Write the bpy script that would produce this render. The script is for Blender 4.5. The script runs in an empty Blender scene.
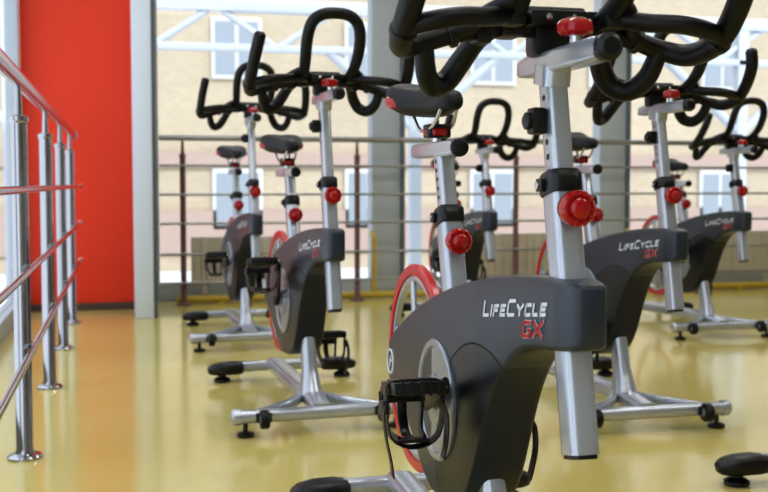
import bpy, bmesh, math
from mathutils import Vector, Matrix, Euler
PI=math.pi
scene=bpy.context.scene
COL=scene.collection
try:
    scene.view_settings.view_transform='Standard'
    scene.view_settings.look='Medium High Contrast'
except Exception: pass

# ------------------------------------------------------------ materials
def lin(c):
    r=[]
    for v in c:
        v/=255.0
        r.append(v/12.92 if v<=0.04045 else ((v+0.055)/1.055)**2.4)
    return (r[0],r[1],r[2],1)
def mat(name,rgb,rough=0.5,metal=0.0,var=0.06,scale=12.0,coat=0.0,bump=0.0,spec=0.5):
    m=bpy.data.materials.new(name); m.use_nodes=True
    nt=m.node_tree; b=nt.nodes['Principled BSDF']
    tc=nt.nodes.new('ShaderNodeTexCoord')
    nz=nt.nodes.new('ShaderNodeTexNoise'); nz.inputs['Scale'].default_value=scale; nz.inputs['Detail'].default_value=3
    nt.links.new(tc.outputs['Object'],nz.inputs['Vector'])
    mx=nt.nodes.new('ShaderNodeMix'); mx.data_type='RGBA'
    c=lin(rgb)
    mx.inputs[6].default_value=tuple(min(1,v*(1-var)) for v in c[:3])+(1,)
    mx.inputs[7].default_value=tuple(min(1,v*(1+var)) for v in c[:3])+(1,)
    nt.links.new(nz.outputs['Fac'],mx.inputs[0])
    nt.links.new(mx.outputs[2],b.inputs['Base Color'])
    b.inputs['Roughness'].default_value=rough; b.inputs['Metallic'].default_value=metal
    b.inputs['Coat Weight'].default_value=coat
    b.inputs['Specular IOR Level'].default_value=spec
    if bump>0:
        bp=nt.nodes.new('ShaderNodeBump'); bp.inputs['Strength'].default_value=bump; bp.inputs['Distance'].default_value=0.01
        n2=nt.nodes.new('ShaderNodeTexNoise'); n2.inputs['Scale'].default_value=scale*8
        nt.links.new(tc.outputs['Object'],n2.inputs['Vector'])
        nt.links.new(n2.outputs['Fac'],bp.inputs['Height']); nt.links.new(bp.outputs[0],b.inputs['Normal'])
    return m
M_silver=mat('silver_paint',(186,191,201),0.22,0.6,0.03)
M_chrome=mat('chrome',(208,208,212),0.14,1.0,0.03)
M_steel=mat('brushed_steel',(176,176,180),0.14,1.0,0.05)
M_dull=mat('dull_steel',(158,157,156),0.32,.85,0.05)
M_black=mat('black_plastic',(13,14,17),0.36,0,0.1)
M_rubber=mat('black_rubber_grip',(8,8,11),0.4,0,0.15,60,bump=0.12,spec=.4)
M_red=mat('red_plastic',(165,6,14),0.2,0,0.05,coat=0.4)
M_redrim=mat('red_rim_paint',(195,6,16),0.28,0,0.04,coat=0.3)
M_white=mat('white_print',(214,217,221),0.5)
M_redprint=mat('red_print',(178,12,20),0.5)
M_disc=mat('grey_disc',(155,160,168),0.26,0.45,0.05)
M_saddle=mat('saddle_vinyl',(12,12,16),0.5,0,0.15,40,bump=0.1,spec=.4)
M_redwall=mat('red_wall_paint',(224,56,16),0.5,0,0.04,1.5)
M_col=mat('pale_column_paint',(216,224,234),0.6,0,0.03,2)
M_wall=mat('wall_plaster',(196,194,188),0.8,0,0.04,2)
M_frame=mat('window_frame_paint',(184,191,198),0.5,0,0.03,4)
M_frame_shade=mat('window_frame_shaded_side',(104,112,120),0.5,0,0.03,4)  # darker copy of the frame paint, shade put into the colour
M_skirt=mat('dark_skirting',(84,70,62),0.5,0,0.05,4)
M_rad=mat('radiator_enamel',(196,186,168),0.5)
M_yel=mat('yellow_pipe_paint',(200,170,62),0.4)
M_brown=mat('brown_post_paint',(112,78,72),0.45)
M_tent=mat('grey_white_steel',(190,197,204),0.5)
M_snow=mat('pale_paving',(222,224,226),0.9,0,0.06,0.4)
M_ledge=mat('dusty_band',(166,146,134),0.8)
M_wframe=mat('building_window_frame',(204,204,200),0.6)
M_glassdark=mat('building_glass',(142,150,157),0.5,spec=.2)

def shroud_material():
    m=mat('slate_shroud_plastic',(46,52,63),0.33,0.0,0.04,spec=.5)
    nt=m.node_tree; b=nt.nodes['Principled BSDF']
    src=b.inputs['Base Color'].links[0].from_socket
    tc=nt.nodes.new('ShaderNodeTexCoord')
    sub=nt.nodes.new('ShaderNodeVectorMath'); sub.operation='SUBTRACT'; sub.inputs[1].default_value=(0,0.14,0.295)
    mul=nt.nodes.new('ShaderNodeVectorMath'); mul.operation='MULTIPLY'; mul.inputs[1].default_value=(0,1,1)
    ln=nt.nodes.new('ShaderNodeVectorMath'); ln.operation='LENGTH'
    nt.links.new(tc.outputs['Object'],sub.inputs[0]); nt.links.new(sub.outputs[0],mul.inputs[0]); nt.links.new(mul.outputs[0],ln.inputs[0])
    mr=nt.nodes.new('ShaderNodeMapRange'); mr.inputs['From Min'].default_value=0.232; mr.inputs['From Max'].default_value=0.236
    nt.links.new(ln.outputs['Value'],mr.inputs['Value'])
    mx=nt.nodes.new('ShaderNodeMix'); mx.data_type='RGBA'
    mx.inputs[6].default_value=lin((24,27,33))
    nt.links.new(mr.outputs[0],mx.inputs[0]); nt.links.new(src,mx.inputs[7]); nt.links.new(mx.outputs[2],b.inputs['Base Color'])
    bp=nt.nodes.new('ShaderNodeBump'); bp.inputs['Strength'].default_value=0.8; bp.inputs['Distance'].default_value=0.005
    nt.links.new(mr.outputs[0],bp.inputs['Height']); nt.links.new(bp.outputs[0],b.inputs['Normal'])
    return m
M_shroud=shroud_material()

def floor_material():
    m=bpy.data.materials.new('glossy_yellow_floor'); m.use_nodes=True
    nt=m.node_tree; b=nt.nodes['Principled BSDF']
    tc=nt.nodes.new('ShaderNodeTexCoord')
    n1=nt.nodes.new('ShaderNodeTexNoise'); n1.inputs['Scale'].default_value=1.3; n1.inputs['Detail'].default_value=6
    nt.links.new(tc.outputs['Object'],n1.inputs['Vector'])
    r=nt.nodes.new('ShaderNodeValToRGB')
    r.color_ramp.elements[0].position=0.3; r.color_ramp.elements[0].color=lin((204,187,112))
    r.color_ramp.elements[1].position=0.7; r.color_ramp.elements[1].color=lin((212,197,124))
    nt.links.new(n1.outputs['Fac'],r.inputs[0]); nt.links.new(r.outputs[0],b.inputs['Base Color'])
    n2=nt.nodes.new('ShaderNodeTexNoise'); n2.inputs['Scale'].default_value=2.0; n2.inputs['Detail'].default_value=4
    nt.links.new(tc.outputs['Object'],n2.inputs['Vector'])
    mr=nt.nodes.new('ShaderNodeMapRange'); mr.inputs['To Min'].default_value=0.09; mr.inputs['To Max'].default_value=0.18
    nt.links.new(n2.outputs['Fac'],mr.inputs['Value']); nt.links.new(mr.outputs[0],b.inputs['Roughness'])
    b.inputs['Specular IOR Level'].default_value=0.42
    n3=nt.nodes.new('ShaderNodeTexNoise'); n3.inputs['Scale'].default_value=5.0
    nt.links.new(tc.outputs['Object'],n3.inputs['Vector'])
    bp=nt.nodes.new('ShaderNodeBump'); bp.inputs['Strength'].default_value=0.06; bp.inputs['Distance'].default_value=0.02
    nt.links.new(n3.outputs['Fac'],bp.inputs['Height']); nt.links.new(bp.outputs[0],b.inputs['Normal'])
    return m
M_floor=floor_material()

def glass_material():
    m=bpy.data.materials.new('window_glass'); m.use_nodes=True
    nt=m.node_tree; nt.nodes.remove(nt.nodes['Principled BSDF']); out=nt.nodes['Material Output']
    t=nt.nodes.new('ShaderNodeBsdfTransparent'); t.inputs[0].default_value=(0.95,0.97,1,1)
    g=nt.nodes.new('ShaderNodeBsdfGlossy'); g.inputs['Roughness'].default_value=0.05
    mx=nt.nodes.new('ShaderNodeMixShader'); mx.inputs[0].default_value=0.012
    nt.links.new(t.outputs[0],mx.inputs[1]); nt.links.new(g.outputs[0],mx.inputs[2]); nt.links.new(mx.outputs[0],out.inputs[0])
    return m
M_glass=glass_material()

def brick_material():
    m=bpy.data.materials.new('beige_brick'); m.use_nodes=True
    nt=m.node_tree; b=nt.nodes['Principled BSDF']; b.inputs['Roughness'].default_value=0.9
    tc=nt.nodes.new('ShaderNodeTexCoord'); mp=nt.nodes.new('ShaderNodeMapping'); mp.inputs['Rotation'].default_value=(PI/2,0,0)
    br=nt.nodes.new('ShaderNodeTexBrick'); br.inputs['Scale'].default_value=3.0; br.inputs['Mortar Size'].default_value=.02
    br.inputs['Color1'].default_value=lin((192,177,153)); br.inputs['Color2'].default_value=lin((183,167,142)); br.inputs['Mortar'].default_value=lin((199,187,165))
    nt.links.new(tc.outputs['Object'],mp.inputs[0]); nt.links.new(mp.outputs[0],br.inputs[0])
    nz=nt.nodes.new('ShaderNodeTexNoise'); nz.inputs['Scale'].default_value=.25; nz.inputs['Detail'].default_value=3
    nt.links.new(tc.outputs['Object'],nz.inputs['Vector'])
    mx=nt.nodes.new('ShaderNodeMix'); mx.data_type='RGBA'; mx.blend_type='MULTIPLY'; mx.inputs[0].default_value=.35
    nt.links.new(br.outputs[0],mx.inputs[6]); nt.links.new(nz.outputs['Fac'],mx.inputs[7]); nt.links.new(mx.outputs[2],b.inputs['Base Color'])
    return m
M_brick=brick_material()

# ------------------------------------------------------------ geometry builder
def catmull(pts,n=6):
    P=[Vector(p) for p in pts]
    if len(P)<3: return P
    out=[]
    for i in range(len(P)-1):
        p0=P[i-1] if i>0 else P[i]*2-P[i+1]
        p1,p2=P[i],P[i+1]
        p3=P[i+2] if i+2<len(P) else P[i+1]*2-P[i]
        for k in range(n):
            t=k/n
            out.append(0.5*((2*p1)+(-p0+p2)*t+(2*p0-5*p1+4*p2-p3)*t*t+(-p0+3*p1-3*p2+p3)*t*t*t))
    out.append(P[-1]); return out
class Bld:
    def __init__(s): s.v=[]; s.f=[]; s.m=[]; s.mats=[]
    def mi(s,m):
        if m not in s.mats: s.mats.append(m)
        return s.mats.index(m)
    def add(s,v,f,m):
        o=len(s.v); i=s.mi(m)
        s.v+= [Vector(a) for a in v]
        for a in f: s.f.append([o+k for k in a]); s.m.append(i)
    def rings(s,R,m,close=False,cap=True):
        n=len(R[0]); v=[p for r in R for p in r]; f=[]
        k=len(R)
        for i in range(k if close else k-1):
            j=(i+1)%k
            for a in range(n):
                b=(a+1)%n
                f.append([i*n+a,i*n+b,j*n+b,j*n+a])
        if cap and not close:
            f.append(list(range(n))[::-1]); f.append([(k-1)*n+a for a in range(n)])
        s.add(v,f,m)
    def tube(s,pts,rx,m,ry=None,seg=12,smooth=0,power=2.0,close=False,radii=None,ref=None):
        P=catmull(pts,smooth) if smooth else [Vector(p) for p in pts]
        if close:
            n0=len(pts); ext=[pts[-1]]+list(pts)+[pts[0],pts[1]]
            P=catmull(ext,max(smooth,1)); q=max(smooth,1); P=P[q:q+n0*q]
        ry=ry or rx
        N=len(P); T=[]
        for i in range(N):
            if close: a,b=P[i-1],P[(i+1)%N]
            else: a,b=P[max(i-1,0)],P[min(i+1,N-1)]
            T.append((b-a).normalized())
        r=Vector(ref) if ref else Vector((1,0,0))
        if abs(T[0].dot(r))>0.9: r=Vector((0,0,1))
        u=(r-T[0]*r.dot(T[0])).normalized(); R=[]
        for i in range(N):
            u=(u-T[i]*u.dot(T[i])).normalized(); w=T[i].cross(u)
            sc=1.0
            if radii:
                x=i/(N-1)*(len(radii)-1); a=int(min(x,len(radii)-2)); sc=radii[a]+(radii[a+1]-radii[a])*(x-a)
            ring=[]
            for k in range(seg):
                t=2*PI*k/seg+PI/seg; c,sn=math.cos(t),math.sin(t)
                e=2.0/power
                cx=math.copysign(abs(c)**e,c)*rx*sc; cy=math.copysign(abs(sn)**e,sn)*ry*sc
                ring.append(P[i]+u*cx+w*cy)
            R.append(ring)
        s.rings(R,m,close=close)
    def lathe(s,p,d,prof,m,seg=24,lobes=0,lobe=0.0,sc=(1,1)):
        p=Vector(p); d=Vector(d).normalized()
        r=Vector((0,0,1)) if abs(d.z)<0.9 else Vector((1,0,0))
        u=(r-d*r.dot(d)).normalized(); w=d.cross(u); R=[]
        for (h,rad) in prof:
            ring=[]
            for k in range(seg):
                t=2*PI*k/seg
                q=rad*(1+lobe*math.cos(lobes*t)) if lobes else rad
                ring.append(p+d*h+u*math.cos(t)*q*sc[0]+w*math.sin(t)*q*sc[1])
            R.append(ring)
        s.rings(R,m)
    def box(s,c,d,m,bev=0.0,rot=None):
        bm=bmesh.new(); bmesh.ops.create_cube(bm,size=1)
        bmesh.ops.scale(bm,vec=Vector(d),verts=bm.verts)
        if bev>0: bmesh.ops.bevel(bm,geom=list(bm.edges),offset=bev,segments=2,profile=0.6,affect='EDGES')
        Mx=Matrix.Translation(Vector(c))
        if rot: Mx=Mx@Euler(rot).to_matrix().to_4x4()
        bm.verts.ensure_lookup_table(); bm.verts.index_update()
        v=[Mx@a.co for a in bm.verts]; f=[[a.index for a in q.verts] for q in bm.faces]
        bm.free(); s.add(v,f,m)
    def obj(s,name,parent=None,loc=(0,0,0),ang=35):
        me=bpy.data.meshes.new(name); me.from_pydata([tuple(a) for a in s.v],[],s.f)
        for m in s.mats: me.materials.append(m)
        for i,p in enumerate(me.polygons): p.material_index=s.m[i]
        bm=bmesh.new(); bm.from_mesh(me); bmesh.ops.recalc_face_normals(bm,faces=bm.faces); bm.to_mesh(me); bm.free()
        for p in me.polygons: p.use_smooth=True
        me.set_sharp_from_angle(angle=math.radians(ang))
        o=bpy.data.objects.new(name,me); COL.objects.link(o); o.location=loc
        if parent: o.parent=parent
        return o
def top(o,label,cat,group=None):
    o['label']=label; o['category']=cat
    if group: o['group']=group
    return o
def struct(o): o['kind']='structure'; return o

# ------------------------------------------------------------ spin bike prototype
def interp(x,tab):
    if x<=tab[0][0]: return tab[0][1]
    for i in range(len(tab)-1):
        if x<=tab[i+1][0]:
            a,b=tab[i],tab[i+1]; t=(x-a[0])/(b[0]-a[0])
            return a[1]+(b[1]-a[1])*t
    return tab[-1][1]
def smoothtab(tab,n=8):
    P=catmull([(a,b,0) for a,b in tab],n)
    return [(p.x,p.y) for p in P]
TOPZ=smoothtab([(-.204,.652),(-.196,.660),(-.12,.664),(0,.657),(.12,.643),(.25,.621),(.36,.596),(.48,.562),(.60,.520),(.68,.488),(.74,.460),(.78,.43),(.795,.405)])
BOTZ=smoothtab([(-.204,.578),(-.196,.568),(-.14,.560),(-.07,.553),(-.01,.535),(.04,.500),(.085,.450),(.12,.395),(.15,.340),(.18,.288),(.22,.242),(.28,.212),(.34,.204),(.40,.206),(.46,.228),(.53,.272),(.60,.310),(.68,.338),(.74,.355),(.78,.375),(.795,.395)])
WID=[(-.204,.016),(-.201,.021),(-.194,.026),(-.18,.030),(-.15,.035),(0,.041),(.15,.048),(.42,.055),(.55,.024),(.70,.022),(.76,.018),(.795,.008)]
CEN=[(-.204,0),(.42,0),(.55,-.031),(.8,-.031)]
def nearx(y): return interp(y,CEN)-interp(y,WID)
HS=Vector((0,.21,1)).normalized()
SS=Vector((0,.30,1)).normalized()
def hp(z): return Vector((0,-.17+.21*(z-.41),z))
def sp(z): return Vector((0,.427+.30*(z-.60),z))
HZ=1.0; SZ=0.86
bike=bpy.data.objects.new('exercise_bike',None); COL.objects.link(bike); bike.empty_display_size=0.2
RY=.965; RX=.065
b=Bld()
b.tube([(-.275,0,.064),(.275,0,.064)],.021,M_silver,ry=.023,seg=20,power=2.6)
b.tube([(RX-.235,RY,.058),(RX+.235,RY,.058)],.021,M_silver,ry=.023,seg=20,power=2.6)
b.tube([(.03,RY,.064),(.02,.75,.072),(0,.45,.085),(0,.2,.088),(0,0,.068)],.034,M_silver,ry=.026,seg=20,smooth=4,power=4)
b.tube([(0,.28,.42),(0,.225,.30),(0,.185,.17),(0,.165,.085)],.024,M_silver,ry=.034,seg=20,smooth=4,power=3.2,radii=[1,1,1.05,1.6])
b.tube([(-.20,.02,.066),(-.08,.10,.078),(0,.24,.085)],.014,M_silver,ry=.018,seg=12,smooth=4,power=3)
b.tube([(.20,.02,.066),(.08,.10,.078),(0,.24,.085)],.014,M_silver,ry=.018,seg=12,smooth=4,power=3)
base=b.obj('base_frame',bike)
def addpart(name,parent,loc,fn,label=None):
    q=Bld(); fn(q); o=q.obj(name,parent,loc)
    if label: o['label']=label
    return o
def footfn(q):
    q.lathe((0,0,0),(0,0,1),[(0,.024),(.004,.028),(.012,.028),(.016,.02),(.018,.008),(.045,.008)],M_black)
def footfn2(q):
    q.lathe((0,0,0),(0,0,1),[(0,.030),(.004,.034),(.012,.034),(.018,.026),(.022,.016),(.030,.016)],M_black)
for x,y in((-.250,0),(.250,0)): addpart('leveling_foot',base,(x,y,0),footfn,'black round rubber levelling foot')
for x,y in((RX-.25,RY),(RX+.25,RY)): addpart('leveling_foot',base,(x,y,0),footfn2,'wide black rubber levelling foot')
def capfn2(s):
    def fn(q):
        q.tube([(-s*.075,0,0),(-s*.070,0,0),(-s*.04,0,.001),(s*.01,0,0),(s*.045,0,-.003),(s*.062,0,-.007),(s*.068,0,-.008)],.026,M_black,ry=.040,seg=24,power=2.8,radii=[.75,.92,1.05,1.02,.85,.6,.3],ref=(0,0,1))
    return fn
for s in(-1,1):
    addpart('end_cap',base,(s*.265,0,.064),lambda q,s=s:q.lathe((0,0,0),(s,0,0),[(0,.023),(.002,.026),(.022,.026),(.03,.02),(.033,.008)],M_silver),None)
    addpart('end_pad',base,(RX+s*.24,RY,.054),capfn2(s),'rounded flat black rubber end pad')
    addpart('transport_wheel',base,(s*.195,-.036,.06),lambda q,s=s:(q.lathe((-.014,0,0),(1,0,0),[(0,.012),(.0,.026),(.004,.030),(.024,.030),(.028,.026),(.028,.012)],M_rubber),q.lathe((-.017,0,0),(1,0,0),[(0,.004),(0,.013),(.034,.013),(.034,.004)],M_disc),q.box((0,.012,.004),(.05,.02,.03),M_black,.004)),'black transport wheel')

# shroud
b=Bld(); R=[]
ys=[]
y=-.204
while y<.795:
    ys.append(y); y+= .003 if (y<-.18 or y>.77) else .0075
ys.append(.795)
for y in ys:
    t=interp(y,TOPZ); bo=interp(y,BOTZ); w=interp(y,WID); c=interp(y,CEN)
    hz=max((t-bo)/2,.004); zc=(t+bo)/2; r=min(.009,w*.8,hz*.9)
    ring=[]
    for (sx,sz,a0) in((1,1,0),(-1,1,90),(-1,-1,180),(1,-1,270)):
        for k in range(6):
            a=math.radians(a0+18*k)
            ring.append(Vector((c+sx*(w-r)+r*math.cos(a),y,zc+sz*(hz-r)+r*math.sin(a))))
    R.append(ring)
b.rings(R,M_shroud)
shroud=b.obj('shroud',bike,ang=50); shroud['label']='slate grey moulded plastic shroud'
def disc(q):
    q.lathe((nearx(.36)+.004,.37,.39),(-1,0,0),[(0,.116),(.006,.116),(.009,.113),(.009,.102),(.005,.099),(.005,.05),(.010,.047),(.014,.03),(.014,.01)],M_disc,seg=56)
addpart('crank_cover',shroud,(0,0,0),disc,'lighter silver round crank cover')
GL={'L':[[(0,1),(0,0),(.8,0)]],'I':[[(.0,1),(.0,0)]],'F':[[(0,0),(0,1),(.8,1)],[(0,.52),(.65,.52)]],
'E':[[(.8,1),(0,1),(0,0),(.8,0)],[(0,.52),(.65,.52)]],'C':[[(.85,1),(.15,1),(0,.85),(0,.15),(.15,0),(.85,0)]],
'Y':[[(0,1),(.42,.5),(.84,1)],[(.42,.5),(.42,0)]],
'G':[[(.85,1),(.2,1),(0,.85),(0,.15),(.2,0),(.95,0),(.95,.42),(.68,.42)]],'X':[[(0,1),(.95,0)],[(.95,1),(0,0)]]}
def lettering(name,glyphs,y0,z0,rise,shear,th,m,off,label,gap,base_th=None):
    q=Bld(); x=0; bt=base_th or th
    for ch,h,wd in glyphs:
        for st in GL[ch]:
            for i in range(len(st)-1):
                a=Vector((st[i][0]*wd,st[i][1]*(h-bt)+bt/2)); c=Vector((st[i+1][0]*wd,st[i+1][1]*(h-bt)+bt/2))
                d=(c-a).normalized(); n=Vector((-d.y,d.x))*th/2; a=a-d*th*.45; c=c+d*th*.45
                vs=[]
                for p in(a+n,a-n,c-n,c+n):
                    px=x+p.x+p.y*shear; yy=y0-px; zz=z0+p.y+rise*px
                    vs.append(Vector((nearx(yy)-off,yy,zz)))
                q.add(vs,[[0,1,2,3]],m)
        x+=(wd*(.05 if ch=='I' else .9))+gap
    o=q.obj(name,shroud); o['label']=label
    return o
big,sm=.0275,.0205
lettering('lettering',[('L',big,.026),('I',sm,.02),('F',sm,.021),('E',sm,.021),('C',big,.030),('Y',sm,.025),('C',sm,.021),('L',sm,.019),('E',sm,.021)],.118,.579,.12,.32,.0056,M_white,.0012,'white angular slanted lettering',.0095)
lettering('lettering',[('G',.026,.030),('X',.026,.032)],-.040,.566,.12,.3,.0072,M_white,.0012,'thin white outline behind the red letters',.0135,.0056)
lettering('lettering',[('G',.026,.030),('X',.026,.032)],-.040,.566,.12,.3,.0056,M_redprint,.0020,'red angular slanted letters',.0135,.0056)
def emblem(q):
    x=nearx(.73)-.0015
    q.tube([(x,.73+.026*math.cos(a*PI/12),.405+.026*math.sin(a*PI/12)) for a in range(24)],.0028,M_white,seg=6,smooth=1,close=True)
    q.box((x,.734,.405),(.002,.006,.026),M_white,0,(.35,0,0)); q.box((x,.724,.408),(.002,.014,.005),M_white)
addpart('emblem',shroud,(0,0,0),emblem,'white ring emblem')

# flywheel
b=Bld(); fy,fz,fx=.750,.385,.016
def ringprof(q,rad_in,rad_out,hw,m,seg=72):
    R=[]
    for k in range(seg):
        a=2*PI*k/seg; ring=[]
        for (rr,xx) in((rad_in,-hw),(rad_in+.003,-hw-.001),(rad_out-.004,-hw),(rad_out,-hw*.6),(rad_out,hw*.6),(rad_out-.004,hw),(rad_in,hw)):
            ring.append(Vector((fx+xx,fy+rr*math.cos(a),fz+rr*math.sin(a))))
        R.append(ring)
    q.rings(R,m,close=True)
ringprof(b,.210,.235,.010,M_redrim)
ringprof(b,.196,.211,.007,M_silver)
b.lathe((fx-.022,fy,fz),(1,0,0),[(0,.02),(.002,.04),(.012,.05),(.032,.05),(.042,.04),(.046,.02)],M_disc,seg=32)
for k in range(6):
    a=2*PI*k/6+.3
    b.tube([(fx,fy+.045*math.cos(a),fz+.045*math.sin(a)),(fx,fy+.198*math.cos(a),fz+.198*math.sin(a))],.006,M_silver,ry=.015,seg=12,power=3)
fly=b.obj('flywheel',bike); fly['label']='spoked flywheel with bright red rim'

# crank
cy,cz=.37,.39
b=Bld()
b.tube([(-.076,0,0),(.076,0,0)],.012,M_chrome,seg=16)
b.lathe((-.086,0,0),(1,0,0),[(0,.006),(0,.016),(.014,.019),(.02,.012)],M_black)
b.lathe((.086,0,0),(-1,0,0),[(0,.006),(0,.016),(.014,.019),(.02,.012)],M_black)
b.tube([(-.074,0,0),(-.082,-.165,0)],.008,M_black,ry=.018,seg=16,power=3,radii=[1.15,.85])
b.tube([(.074,0,0),(.082,.165,0)],.008,M_black,ry=.018,seg=16,power=3,radii=[1.15,.85])
crank=b.obj('crank',bike,(0,cy,cz)); crank['label']='black crank arms on a chrome axle'
def pedal(s):
    q=Bld()
    q.tube([(0,0,0),(s*.10,0,0)],.008,M_chrome,seg=12)
    for xx in(.018,.100): q.box((s*xx,0,0),(.012,.098,.022),M_black,.004)
    for yy in(-.043,.043): q.box((s*.059,yy,0),(.09,.012,.022),M_black,.004)
    q.box((s*.059,0,0),(.078,.042,.022),M_black,.005)
    for k in(-2,-1,0,1,2):
        q.box((s*(.059+.016*k),-.05,.0),(.005,.006,.026),M_black,.001); q.box((s*(.059+.016*k),.05,.0),(.005,.006,.026),M_black,.001)
    for xx in(.022,.096):
        q.tube([(s*xx,-.042,.0),(s*xx,-.078,.008),(s*xx,-.088,.042),(s*(xx*.8+.012),-.070,.082),(s*(xx*.6+.024),-.020,.094)],.0038,M_black,ry=.009,seg=8,smooth=4,power=3)
    q.box((s*.059,-.084,.020),(.086,.006,.022),M_black,.002,(-.2,0,0))
    q.box((s*.059,-.024,.093),(.052,.040,.007),M_black,.002)
    q.tube([(s*.059,-.086,.030),(s*.059,-.086,.055),(s*.059,-.068,.084),(s*.059,-.030,.094)],.009,M_black,ry=.0035,seg=8,smooth=4,power=3)
    q.tube([(s*.012,.004,-.010),(s*.008,.002,.02),(s*.016,-.008,.084),(s*.059,-.012,.104),(s*.102,-.008,.084),(s*.110,.002,.02),(s*.106,.004,-.010),(s*.059,.004,-.014)],.0022,M_black,ry=.013,seg=8,smooth=4,close=True,power=3)
    q.tube([(s*.110,.004,.025),(s*.118,.016,.045),(s*.116,.022,.085),(s*.108,.018,.125),(s*.104,.010,.148)],.0022,M_black,ry=.012,seg=8,smooth=4,power=3)
    q.tube([(s*.016,.006,.025),(s*.008,.020,.050),(s*.012,.028,.090),(s*.018,.024,.122)],.0022,M_black,ry=.012,seg=8,smooth=4,power=3)
    q.box((s*.113,.002,.032),(.012,.028,.024),M_black,.003)
    return q
p1=pedal(-1).obj('pedal',crank,(-.082,-.165,0)); p1['label']='black pedal with toe clip and hanging strap'
p2=pedal(1).obj('pedal',crank,(.082,.165,0)); p2['label']='black pedal with toe clip and hanging strap'

def knob(q,R=.0265):
    q.lathe((0,0,0),(0,-1,0),[(-.01,.008),(.022,.009),(.024,.016)],M_chrome,seg=16)
    q.lathe((0,-.008,0),(0,-1,0),[(0,R*.6),(.001,R*.88),(.009,R*.90)],M_black,seg=48)
    q.lathe((0,-.016,0),(0,-1,0),[(0,.010),(.001,R*.88),(.003,R*.97),(.006,R),(.014,R),(.018,R*.96),(.021,R*.86),(.0215,R*.74),(.0195,R*.70),(.0195,R*.62),(.024,R*.56),(.027,R*.40),(.028,R*.12)],M_red,seg=60)
    for k in range(10):
        a=2*PI*k/10
        q.box((R*.80*math.cos(a),-.0375,R*.80*math.sin(a)),(.0035,.003,.010),M_red,.001,(0,-a+PI/2,0))

b=Bld()
b.tube([hp(.415),hp(.80)],.0215,M_silver,ry=.0265,seg=28,power=5)
b.tube([hp(.409),hp(.416)],.019,M_black,ry=.024,seg=28,power=5)
tubeh=b.obj('head_tube',bike); tubeh['label']='silver upright tube through the shroud nose'
def collar(q):
    q.tube([-HS*.016,-HS*.012,HS*.012,HS*.018],.0255,M_black,ry=.031,seg=28,power=4,radii=[.97,1.03,1.03,.9])
    q.box((-.028,.006,-.002),(.010,.022,.020),M_black,.003); q.lathe((-.032,.006,-.002),(-1,0,0),[(0,.006),(.004,.006),(.005,.002)],M_chrome,seg=12)
addpart('collar',tubeh,hp(.80),collar,'black clamp collar')
addpart('adjustment_knob',tubeh,hp(.765)+Vector((0,-.027,0)),lambda q:knob(q),'round red adjustment knob with ridged face')
b=Bld()
b.tube([sp(.50),sp(.735)],.022,M_silver,ry=.027,seg=28,power=4.5)
tubes=b.obj('seat_tube',bike); tubes['label']='silver seat tube'
def collar2(q):
    q.tube([-SS*.016,-SS*.012,SS*.012,SS*.018],.0265,M_black,ry=.032,seg=28,power=4,radii=[.97,1.03,1.03,.9])
    q.box((-.029,.006,-.002),(.010,.022,.020),M_black,.003); q.lathe((-.033,.006,-.002),(-1,0,0),[(0,.006),(.004,.006),(.005,.002)],M_chrome,seg=12)
addpart('collar',tubes,sp(.735),collar2,'black clamp collar')
addpart('adjustment_knob',tubes,sp(.69)+Vector((0,-.028,0)),lambda q:knob(q,.0255),'round red adjustment knob with ridged face')

H0=hp(HZ)
b=Bld()
b.tube([hp(.70),hp(HZ-.004)],.0165,M_silver,ry=.022,seg=28,power=5)
for i in range(7):
    c=hp(.84+.022*i)+Vector((-.0168,0,0)); b.lathe(c,(-1,0,0),[(0,.0045),(.0006,.0045),(.0006,.001)],M_black,seg=10)
posth=b.obj('handlebar_post',bike); posth['label']='silver telescopic handlebar post'
def clipfn(q):
    q.box((-.030,0,0),(.024,.028,.040),M_black,.006); q.lathe((-.040,0,0),(-1,0,0),[(0,.013),(.008,.013),(.011,.008)],M_black,seg=16)
addpart('accessory_clip',posth,hp(HZ-.085),clipfn,'small black clip')
b=Bld()
b.tube([H0+Vector((0,.105,.004)),H0+Vector((0,.07,.004)),H0+Vector((0,-.16,.004)),H0+Vector((0,-.185,.004))],.019,M_silver,ry=.017,seg=28,power=5,radii=[.8,1,1,.95])
b.tube([H0+Vector((0,.0,-.03)),H0+Vector((0,-.005,.0))],.022,M_silver,ry=.032,seg=20,power=4)
b.lathe(H0+Vector((0,-.183,.004)),(0,-1,0),[(0,.015),(.004,.019),(.014,.019),(.020,.012)],M_black,seg=24)
sl=b.obj('handlebar_slider',bike); sl['label']='silver fore and aft slider with black end'
def clampknob(q):
    q.lathe((0,0,0),(0,0,1),[(0,.009),(.02,.009)],M_chrome,seg=16)
    q.lathe((0,0,.014),(0,0,1),[(0,.012),(.002,.022),(.006,.026),(.016,.027),(.022,.022),(.026,.012)],M_red,seg=60,lobes=6,lobe=.05)
addpart('clamp_knob',sl,H0+Vector((0,-.085,.018)),clampknob,'red lobed clamp knob')
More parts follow.
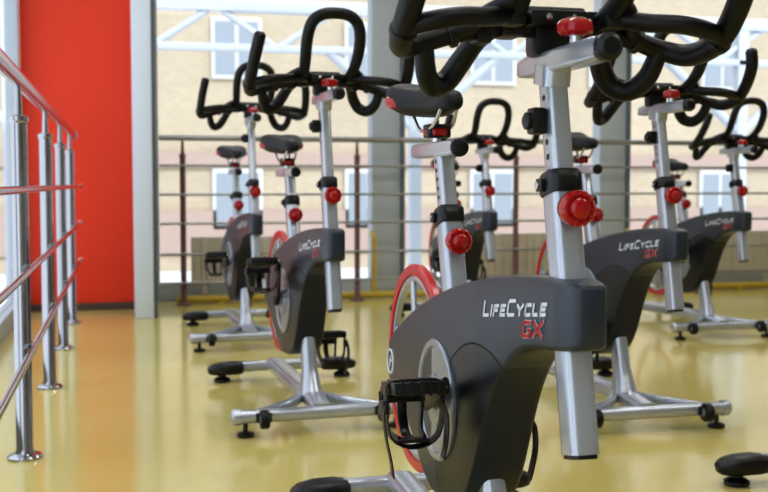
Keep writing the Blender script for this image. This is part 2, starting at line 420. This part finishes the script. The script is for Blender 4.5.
# handlebar
b=Bld(); o=H0+Vector((0,.015,.056)); G=.0146
def hv(x,y,z): return o+Vector((x,y,z))
def gring(p,d,r=1.35): b.lathe(p,d,[(-.006,G*r*.9),(-.004,G*r),(.004,G*r),(.006,G*r*.9)],M_black,seg=16)
b.tube([hv(-.12,.006,-.004),hv(-.06,0,0),hv(.06,0,0),hv(.12,.006,-.004)],G,M_rubber,seg=14,smooth=4)
for s in(-1,1):
    b.tube([hv(s*.10,.004,-.002),hv(s*.15,.010,-.012),hv(s*.200,.012,-.026),hv(s*.232,-.015,-.034),hv(s*.245,-.070,-.020),hv(s*.244,-.120,.020),hv(s*.238,-.158,.072),hv(s*.230,-.168,.112)],G,M_rubber,seg=14,smooth=6,radii=[1,1,1.1,1.22,1.22,1.22,1.25,1.25])
    b.lathe(hv(s*.230,-.168,.110),(s*-.2,-.15,1),[(0,.0182),(.008,.0182),(.015,.013),(.018,.004)],M_rubber,seg=14)
    gring(hv(s*.150,.010,-.012),(s*1,.1,-.3)); gring(hv(s*.245,-.070,-.020),(0,-1,.4),1.40)
    b.tube([hv(s*.085,.004,0),hv(s*.102,.036,-.016),hv(s*.118,.066,-.046),hv(s*.138,.074,-.074),hv(s*.164,.060,-.084),hv(s*.182,.034,-.066),hv(s*.192,.012,-.026)],G,M_rubber,seg=14,smooth=6,radii=[1,1.1,1.2,1.22,1.2,1.1,1])
    b.tube([hv(s*.074,-.050,.012),hv(s*.12,-.080,.002),hv(s*.165,-.100,-.002),hv(s*.205,-.100,-.008),hv(s*.245,-.082,-.016)],G*.95,M_rubber,seg=12,smooth=5)
    b.tube([hv(s*.080,-.085,.030),hv(s*.108,-.055,.016),hv(s*.130,-.015,.000),hv(s*.150,.010,-.012)],G*.85,M_rubber,seg=12,smooth=5)
b.tube([hv(-.064,.002,0),hv(-.072,-.050,.012),hv(-.080,-.110,.052),hv(-.082,-.150,.116),hv(-.070,-.166,.162),hv(-.040,-.174,.184),hv(0,-.176,.189),hv(.040,-.174,.184),hv(.070,-.166,.162),hv(.082,-.150,.116),hv(.080,-.110,.052),hv(.072,-.050,.012),hv(.064,.002,0)],G,M_rubber,seg=14,smooth=6,radii=[1,1,1.2,1.22,1.22,1.2,1.2,1.2,1.22,1.22,1.2,1,1])
bar=b.obj('handlebar',bike); bar['label']='black rubber-coated multi-grip handlebar'
def hclamp(q):
    q.box((0,0,-.014),(.06,.045,.058),M_black,.010); q.box((0,-.015,.010),(.095,.07,.024),M_black,.008)
    for s in(-1,1):
        q.box((s*.066,-.006,.004),(.036,.048,.042),M_black,.008); q.box((s*.104,.010,-.006),(.026,.042,.040),M_black,.008)
        q.box((s*.078,-.056,.010),(.034,.034,.034),M_black,.008)
    for s in(-1,1): q.lathe((s*.02,-.051,.010),(0,-1,0),[(0,.005),(.004,.005),(.005,.002)],M_chrome,seg=12)
addpart('handlebar_clamp',bar,o,hclamp,'black clamp block')
addpart('center_pad',bar,o,lambda q:q.tube([(-.060,.012,.016),(-.05,.012,.020),(.05,.012,.020),(.060,.012,.016)],.034,M_saddle,ry=.013,seg=20,power=3,radii=[.7,1,1,.7],ref=(0,1,0)),'soft black centre pad')

S0=sp(SZ)
b=Bld()
b.tube([sp(.62),sp(SZ-.004)],.0170,M_silver,ry=.022,seg=28,power=4.5)
for i in range(5):
    c=sp(.765+.018*i)+Vector((-.0173,0,0)); b.lathe(c,(-1,0,0),[(0,.004),(.0006,.004),(.0006,.001)],M_black,seg=10)
posts=b.obj('saddle_post',bike); posts['label']='silver telescopic saddle post'
b=Bld()
b.tube([S0+Vector((0,-.105,.002)),S0+Vector((0,-.085,.002)),S0+Vector((0,.16,.002)),S0+Vector((0,.185,.002))],.019,M_silver,ry=.016,seg=28,power=5,radii=[.85,1,1,.85])
b.lathe(S0+Vector((0,-.102,.002)),(0,-1,0),[(0,.014),(.003,.018),(.010,.018),(.013,.012)],M_black,seg=20)
sls=b.obj('saddle_slider',bike); sls['label']='silver saddle slider'
addpart('clamp_knob',sls,S0+Vector((0,.045,.012)),clampknob,'red lobed clamp knob')
b=Bld(); R=[]
so=S0+Vector((0,.060,.100))
tab=[(-.132,.011,.010,-.012),(-.126,.021,.018,-.006),(-.105,.026,.023,-.002),(-.06,.031,.027,0),(-.01,.042,.030,.002),(.035,.062,.034,.005),(.072,.078,.037,.011),(.096,.081,.037,.017),(.115,.069,.030,.019),(.126,.041,.016,.019)]
for(yy,w,hh,dz)in tab:
    ring=[]
    for k in range(28):
        t=2*PI*k/28; c,sn=math.cos(t),math.sin(t)
        z=math.copysign(abs(sn)**.8,sn)*hh
        if sn>0: z*=.75+.25*abs(c)
        ring.append(so+Vector((math.copysign(abs(c)**.75,c)*w,yy,z+dz)))
    R.append(ring)
b.rings(R,M_saddle)
for s in(-1,1):
    b.tube([so+Vector((s*.016,-.10,-.018)),so+Vector((s*.020,-.055,-.052)),so+Vector((s*.020,.036,-.056)),so+Vector((s*.028,.072,-.018))],.004,M_chrome,seg=8,smooth=4)
b.box(so+Vector((0,-.018,-.060)),(.05,.04,.028),M_black,.005)
saddle=b.obj('saddle',bike,ang=60); saddle['label']='black padded saddle'
for s in(-1,1):
    addpart('side_stripe',saddle,(0,0,0),lambda q,s=s:q.tube([so+Vector((s*.054,.044,-.004)),so+Vector((s*.072,.070,.002)),so+Vector((s*.075,.095,.008)),so+Vector((s*.062,.115,.012))],.008,M_red,ry=.013,seg=10,smooth=4,radii=[.4,1,1,.5]),'dark red accent panel on the saddle flank')

# ---- variants by copying
HMOV={'handlebar_post','handlebar_slider','handlebar'}
SMOV={'saddle_post','saddle_slider','saddle'}
def kids(o): return [c for c in bpy.data.objects if c.parent==o]
def baren(o): return o.name.split('.')[0]
def copy_tree(o,parent=None):
    c=o.copy(); COL.objects.link(c)
    if parent is not None: c.parent=parent
    for k in kids(o): copy_tree(k,c)
    return c
def pose(bk,loc,yaw,hz,sz,crank_deg,pedal_deg):
    bk.location=loc; bk.rotation_euler=(0,0,math.radians(yaw))
    for c in kids(bk):
        n=baren(c)
        if n in HMOV: c.location=hp(hz)-hp(HZ)
        elif n in SMOV: c.location=sp(sz)-sp(SZ)
        elif n=='crank':
            c.rotation_euler=(math.radians(crank_deg),0,0)
            for k in kids(c): k.rotation_euler=(math.radians(pedal_deg-crank_deg),0,0)
SPEC=[
 ((.63,1.56,0),0,.978,.868,-20,172,'grey spin bike with low handlebar and red-rimmed flywheel'),
 ((.62,3.36,0),3,1.065,.840,-60,170,'grey spin bike with raised handlebar beside the steel railing'),
 ((.60,5.13,0),2,1.10,.86,-20,170,'grey spin bike standing beside the red wall'),
 ((1.64,3.11,0),0,1.03,.85,30,165,'grey spin bike in the middle column of bikes'),
 ((1.81,5.27,0),0,.965,.80,-15,165,'grey spin bike with low handlebar close to the windows'),
 ((3.03,4.93,0),0,.965,.80,-35,165,'grey spin bike by the window radiators'),
 ((1.765,1.53,0),0,1.0,.85,10,165,'grey spin bike of which only a rear foot shows'),
]
bikes=[bike]+[copy_tree(bike) for _ in SPEC[1:]]
for bk,(loc,yaw,hz,sz,ca,pa,lab) in zip(bikes,SPEC):
    pose(bk,loc,yaw,hz,sz,ca,pa); top(bk,lab,'exercise bike','indoor exercise bikes')

# ------------------------------------------------------------ room
XL,XR,YB,YF,ZC=-.60,7.2,-3.2,7.45,3.2
def slab(name,x0,x1,y0,y1,z0,z1,m,bev=0):
    q=Bld(); c=((x0+x1)/2,(y0+y1)/2,(z0+z1)/2)
    q.box((0,0,0),(x1-x0,y1-y0,z1-z0),m,bev); return q.obj(name,None,c)
struct(slab('floor',XL-.1,XR+.1,YB-.1,YF+.1,-.12,0,M_floor))
struct(slab('ceiling',XL-.1,XR+.1,YB-.1,YF+.1,ZC,ZC+.12,M_wall))
struct(slab('wall_back',XL-.1,XR+.1,YB-.22,YB-.1,0,ZC,M_wall))
struct(slab('wall_right',XR+.1,XR+.22,YB-.1,YF+.1,0,ZC,M_wall))
struct(slab('wall_front',XL+.0,.07,7.0,7.15,0,ZC,M_redwall))
struct(slab('baseboard_front',XL+.0,.07,6.985,7.0,0,.045,M_skirt,.002))
struct(slab('trim_1',.07,.178,6.47,7.5,0,ZC,M_col,.004))
struct(slab('trim_shade',.178,.202,6.50,7.5,0,ZC,M_frame_shade,.003))  # shadow edge of the column, painted as a dark strip
q=Bld(); 
q.box((0,2.0,.05),(.08,10.4,.1),M_frame); q.box((0,2.0,3.12),(.08,10.4,.16),M_frame)
for y in(-3.1,-1.1,.9,2.9,4.9,6.93): q.box((0,y,1.6),(.08,.10,3.1),M_frame,.004)
q.box((0,2.0,2.2),(.06,10.2,.06),M_frame)
q.box((0.0,2.0,1.6),(.008,10.2,3.0),M_glass)
struct(q.obj('window_1',None,(XL-.04,0,0)))
q=Bld()
x0,x1=.202,XR+.1; w=x1-x0; cx=(x0+x1)/2
q.box((cx,0,.06),(w,.12,.12),M_frame,.004); q.box((cx,0,3.1),(w,.12,.2),M_frame)
for x,ww in((.225,.04),(1.83,.21),(3.58,.21),(5.35,.21),(7.2,.2)): 
    q.box((x,0,1.6),(ww,.14,3.1),M_frame,.006)
    if ww>.1: q.box((x+ww/2+.012,-.02,1.6),(.024,.16,3.1),M_frame_shade)  # shaded side of each mullion, done with darker colour
q.box((cx,0,2.62),(w,.05,.05),M_frame)
q.box((cx,.02,1.6),(w,.008,3.0),M_glass)
struct(q.obj('window_2',None,(0,YF,0)))

POSTPROF=lambda r:[(0,.05),(.006,.05),(.012,.045),(.016,.028),(.03,r),(.975,r),(.98,r+.004),(.992,r+.004),(.998,.012),(1.09,.008)]
def railing(name,length,post_at,zs,offx,postm,m,post_r=.024,rail_r=.010,top_r=.0225):
    q=Bld()
    q.tube([(0,0,1.10),(0,length,1.10)],top_r,m,seg=20)
    q.lathe((0,length,1.10),(0,1,0),[(0,top_r),(.006,.028),(.02,.028),(.026,.018)],m,seg=20)
    r=q.obj(name)
    for z in zs:
        k=Bld(); k.tube([(0,0,z),(0,length,z)],rail_r,m,seg=14); k.lathe((0,length,z),(0,1,0),[(0,.010),(.002,.015),(.014,.015),(.018,.008)],m,seg=14); k.obj('cross_rail',r,(offx,0,0))
    for i,y in enumerate(post_at):
        k=Bld()
        k.lathe((0,0,0),(0,0,1),POSTPROF(post_r),postm,seg=24)
        for z in zs: k.box((offx*.6,0,z),(offx*.8,.02,.02),m,.002)
        k.obj('railing_post',r,(0,y,0))
    return r
r1=railing('railing',6.2,[.2,1.55,2.61,3.72,4.74,5.72],[.785,.56,.33],.034,M_steel,M_steel)
r1.location=(-.285,.63,0)
top(r1,'polished stainless steel railing with round posts along the glass wall','railing')
r2=railing('railing',6.6,[.15,1.32,2.47,3.6,4.75,5.9],[.92,.73,.54,.34,.15],.03,M_brown,M_dull,post_r=.019,rail_r=.008,top_r=.019)
r2.rotation_euler=(0,0,-PI/2); r2.location=(.24,7.12,0)
top(r2,'dull steel railing with brown posts before the big windows','railing')

def radiator(x,w):
    q=Bld(); n=int(w/.06)
    for i in range(n):
        q.box((-w/2+.06*i+.03,0,.28),(.058,.07,.32),M_rad,.005)
    q.tube([(-w/2,0,.40),(w/2,0,.40)],.032,M_rad,seg=12); q.tube([(-w/2,0,.16),(w/2,0,.16)],.032,M_rad,seg=12)
    for s in(-1,1): q.box((s*(w/2-.09),0,.06),(.03,.05,.12),M_rad)
    r=q.obj('radiator',None,(x,7.3,0)); return top(r,'beige ribbed heating radiator below the windows','radiator','heating radiators')
for x,w in((.95,1.0),(2.7,.9),(4.5,.9),(5.9,.9)): radiator(x,w)
q=Bld()
q.tube([(0,0,.03),(6.3,0,.03)],.024,M_yel,seg=14)
q.tube([(1.35,0,.03),(1.35,0,.42),(1.35,.05,.46)],.018,M_yel,seg=12)
q.tube([(3.3,0,.03),(3.3,0,.42),(3.3,.05,.46)],.018,M_yel,seg=12)
for x in(.3,2.2,4.2,6): q.box((x,0,.012),(.04,.06,.024),M_yel)
top(q.obj('gas_pipe',None,(.35,7.215,0)),'yellow painted pipe running along the window base','pipe')

for i,(x,y) in enumerate(((.9,.2),(3.2,.2),(.9,2.6),(3.2,2.6),(.9,5),(3.2,5),(5.4,2.6))):
    q=Bld(); q.box((0,0,0),(1.24,.34,.05),M_frame,.005); q.box((0,0,-.02),(1.16,.26,.02),M_white,.003)
    L=top(q.obj('ceiling_light',None,(x,y,3.172)),'white rectangular ceiling light fitting','ceiling light','ceiling light fittings')
    la=bpy.data.lights.new('lamp','AREA'); la.shape='RECTANGLE'; la.size=1.15; la.size_y=.4; la.energy=13.5; la.color=(1,.985,.97)
    lo=bpy.data.objects.new('lamp',la); COL.objects.link(lo); lo.parent=L; lo.location=(0,0,-.04)

# ------------------------------------------------------------ exterior
top(slab('paved_yard',-25,40,7.7,40,-1.3,-1.2,M_snow),'pale snowy paved yard','ground')['kind']='structure'
q=Bld(); q.box((8,0,5),(60,.4,12.4),M_brick)
q.box((8,-.25,1.35),(60,.12,.35),M_ledge); q.box((8,-.25,-.3),(60,.12,1.0),M_ledge)
bld=top(q.obj('apartment_building',None,(0,25,0)),'beige brick apartment building with pale bands','building')
bld['kind']='structure'
q=Bld()
q.box((0,0,0),(1.15,.12,1.4),M_wframe,.01); q.box((-.27,-.05,0),(.46,.06,1.22),M_glassdark); q.box((.27,-.05,0),(.46,.06,1.22),M_glassdark)
w0=q.obj('building_window',bld,(2.6,-.25,3.9))
for z in(3.9,.45,6.6):
    for i in range(-2,6):
        x=2.6+3.1*i
        if (x,z)==(2.6,3.9): continue
        c=w0.copy(); COL.objects.link(c); c.location=(x,-.25,z)
q=Bld()
q.box((5,0,2.52),(12,.14,.11),M_tent,.01); q.box((5,0,2.12),(12,.12,.07),M_tent,.01)
for i in range(9):
    x=-.9+i*1.2; q.tube([(x,0,2.12),(x+.6,0,2.52)],.035,M_tent,seg=10); q.tube([(x+.6,0,2.52),(x+1.2,0,2.12)],.035,M_tent,seg=10)
for x in(-1,2.9,6.6,10.4):
    q.box((x,0,.66),(.12,.12,3.72),M_tent,.01)
    q.tube([(x,0,1.35),(x+.9,0,2.12)],.05,M_tent,seg=10); q.tube([(x,0,1.35),(x-.9,0,2.12)],.05,M_tent,seg=10)
q.box((5,1.2,2.75),(12,.12,.1),M_tent,.01)
for x in(-.5,1,2.5,4,5.5,7,8.5,10): q.tube([(x,0,2.52),(x+.3,1.2,2.75)],.035,M_tent,seg=8)
top(q.obj('canopy_truss',None,(0,10.5,0)),'pale steel canopy truss outside the windows','canopy')

# ------------------------------------------------------------ light, world, camera
w=bpy.data.worlds.new('World'); scene.world=w; w.use_nodes=True
bg=w.node_tree.nodes['Background']; bg.inputs[0].default_value=(.88,.94,1,1); bg.inputs[1].default_value=1.6
sun=bpy.data.lights.new('Sun','SUN'); sun.energy=2.5; sun.angle=.05; sun.color=(1,.985,.96)
so_=bpy.data.objects.new('Sun',sun); COL.objects.link(so_)
so_.rotation_euler=Vector((-.25,.8,-.55)).to_track_quat('-Z','Y').to_euler()
cam=bpy.data.cameras.new('Camera'); cam.sensor_width=36; cam.lens=50; cam.clip_end=200
co=bpy.data.objects.new('Camera',cam); COL.objects.link(co)
co.location=(0,0,.8); co.rotation_euler=(math.radians(90-3.33),0,math.radians(-13.8))
cam.dof.use_dof=True; cam.dof.focus_distance=1.95; cam.dof.aperture_fstop=6.0
scene.camera=co
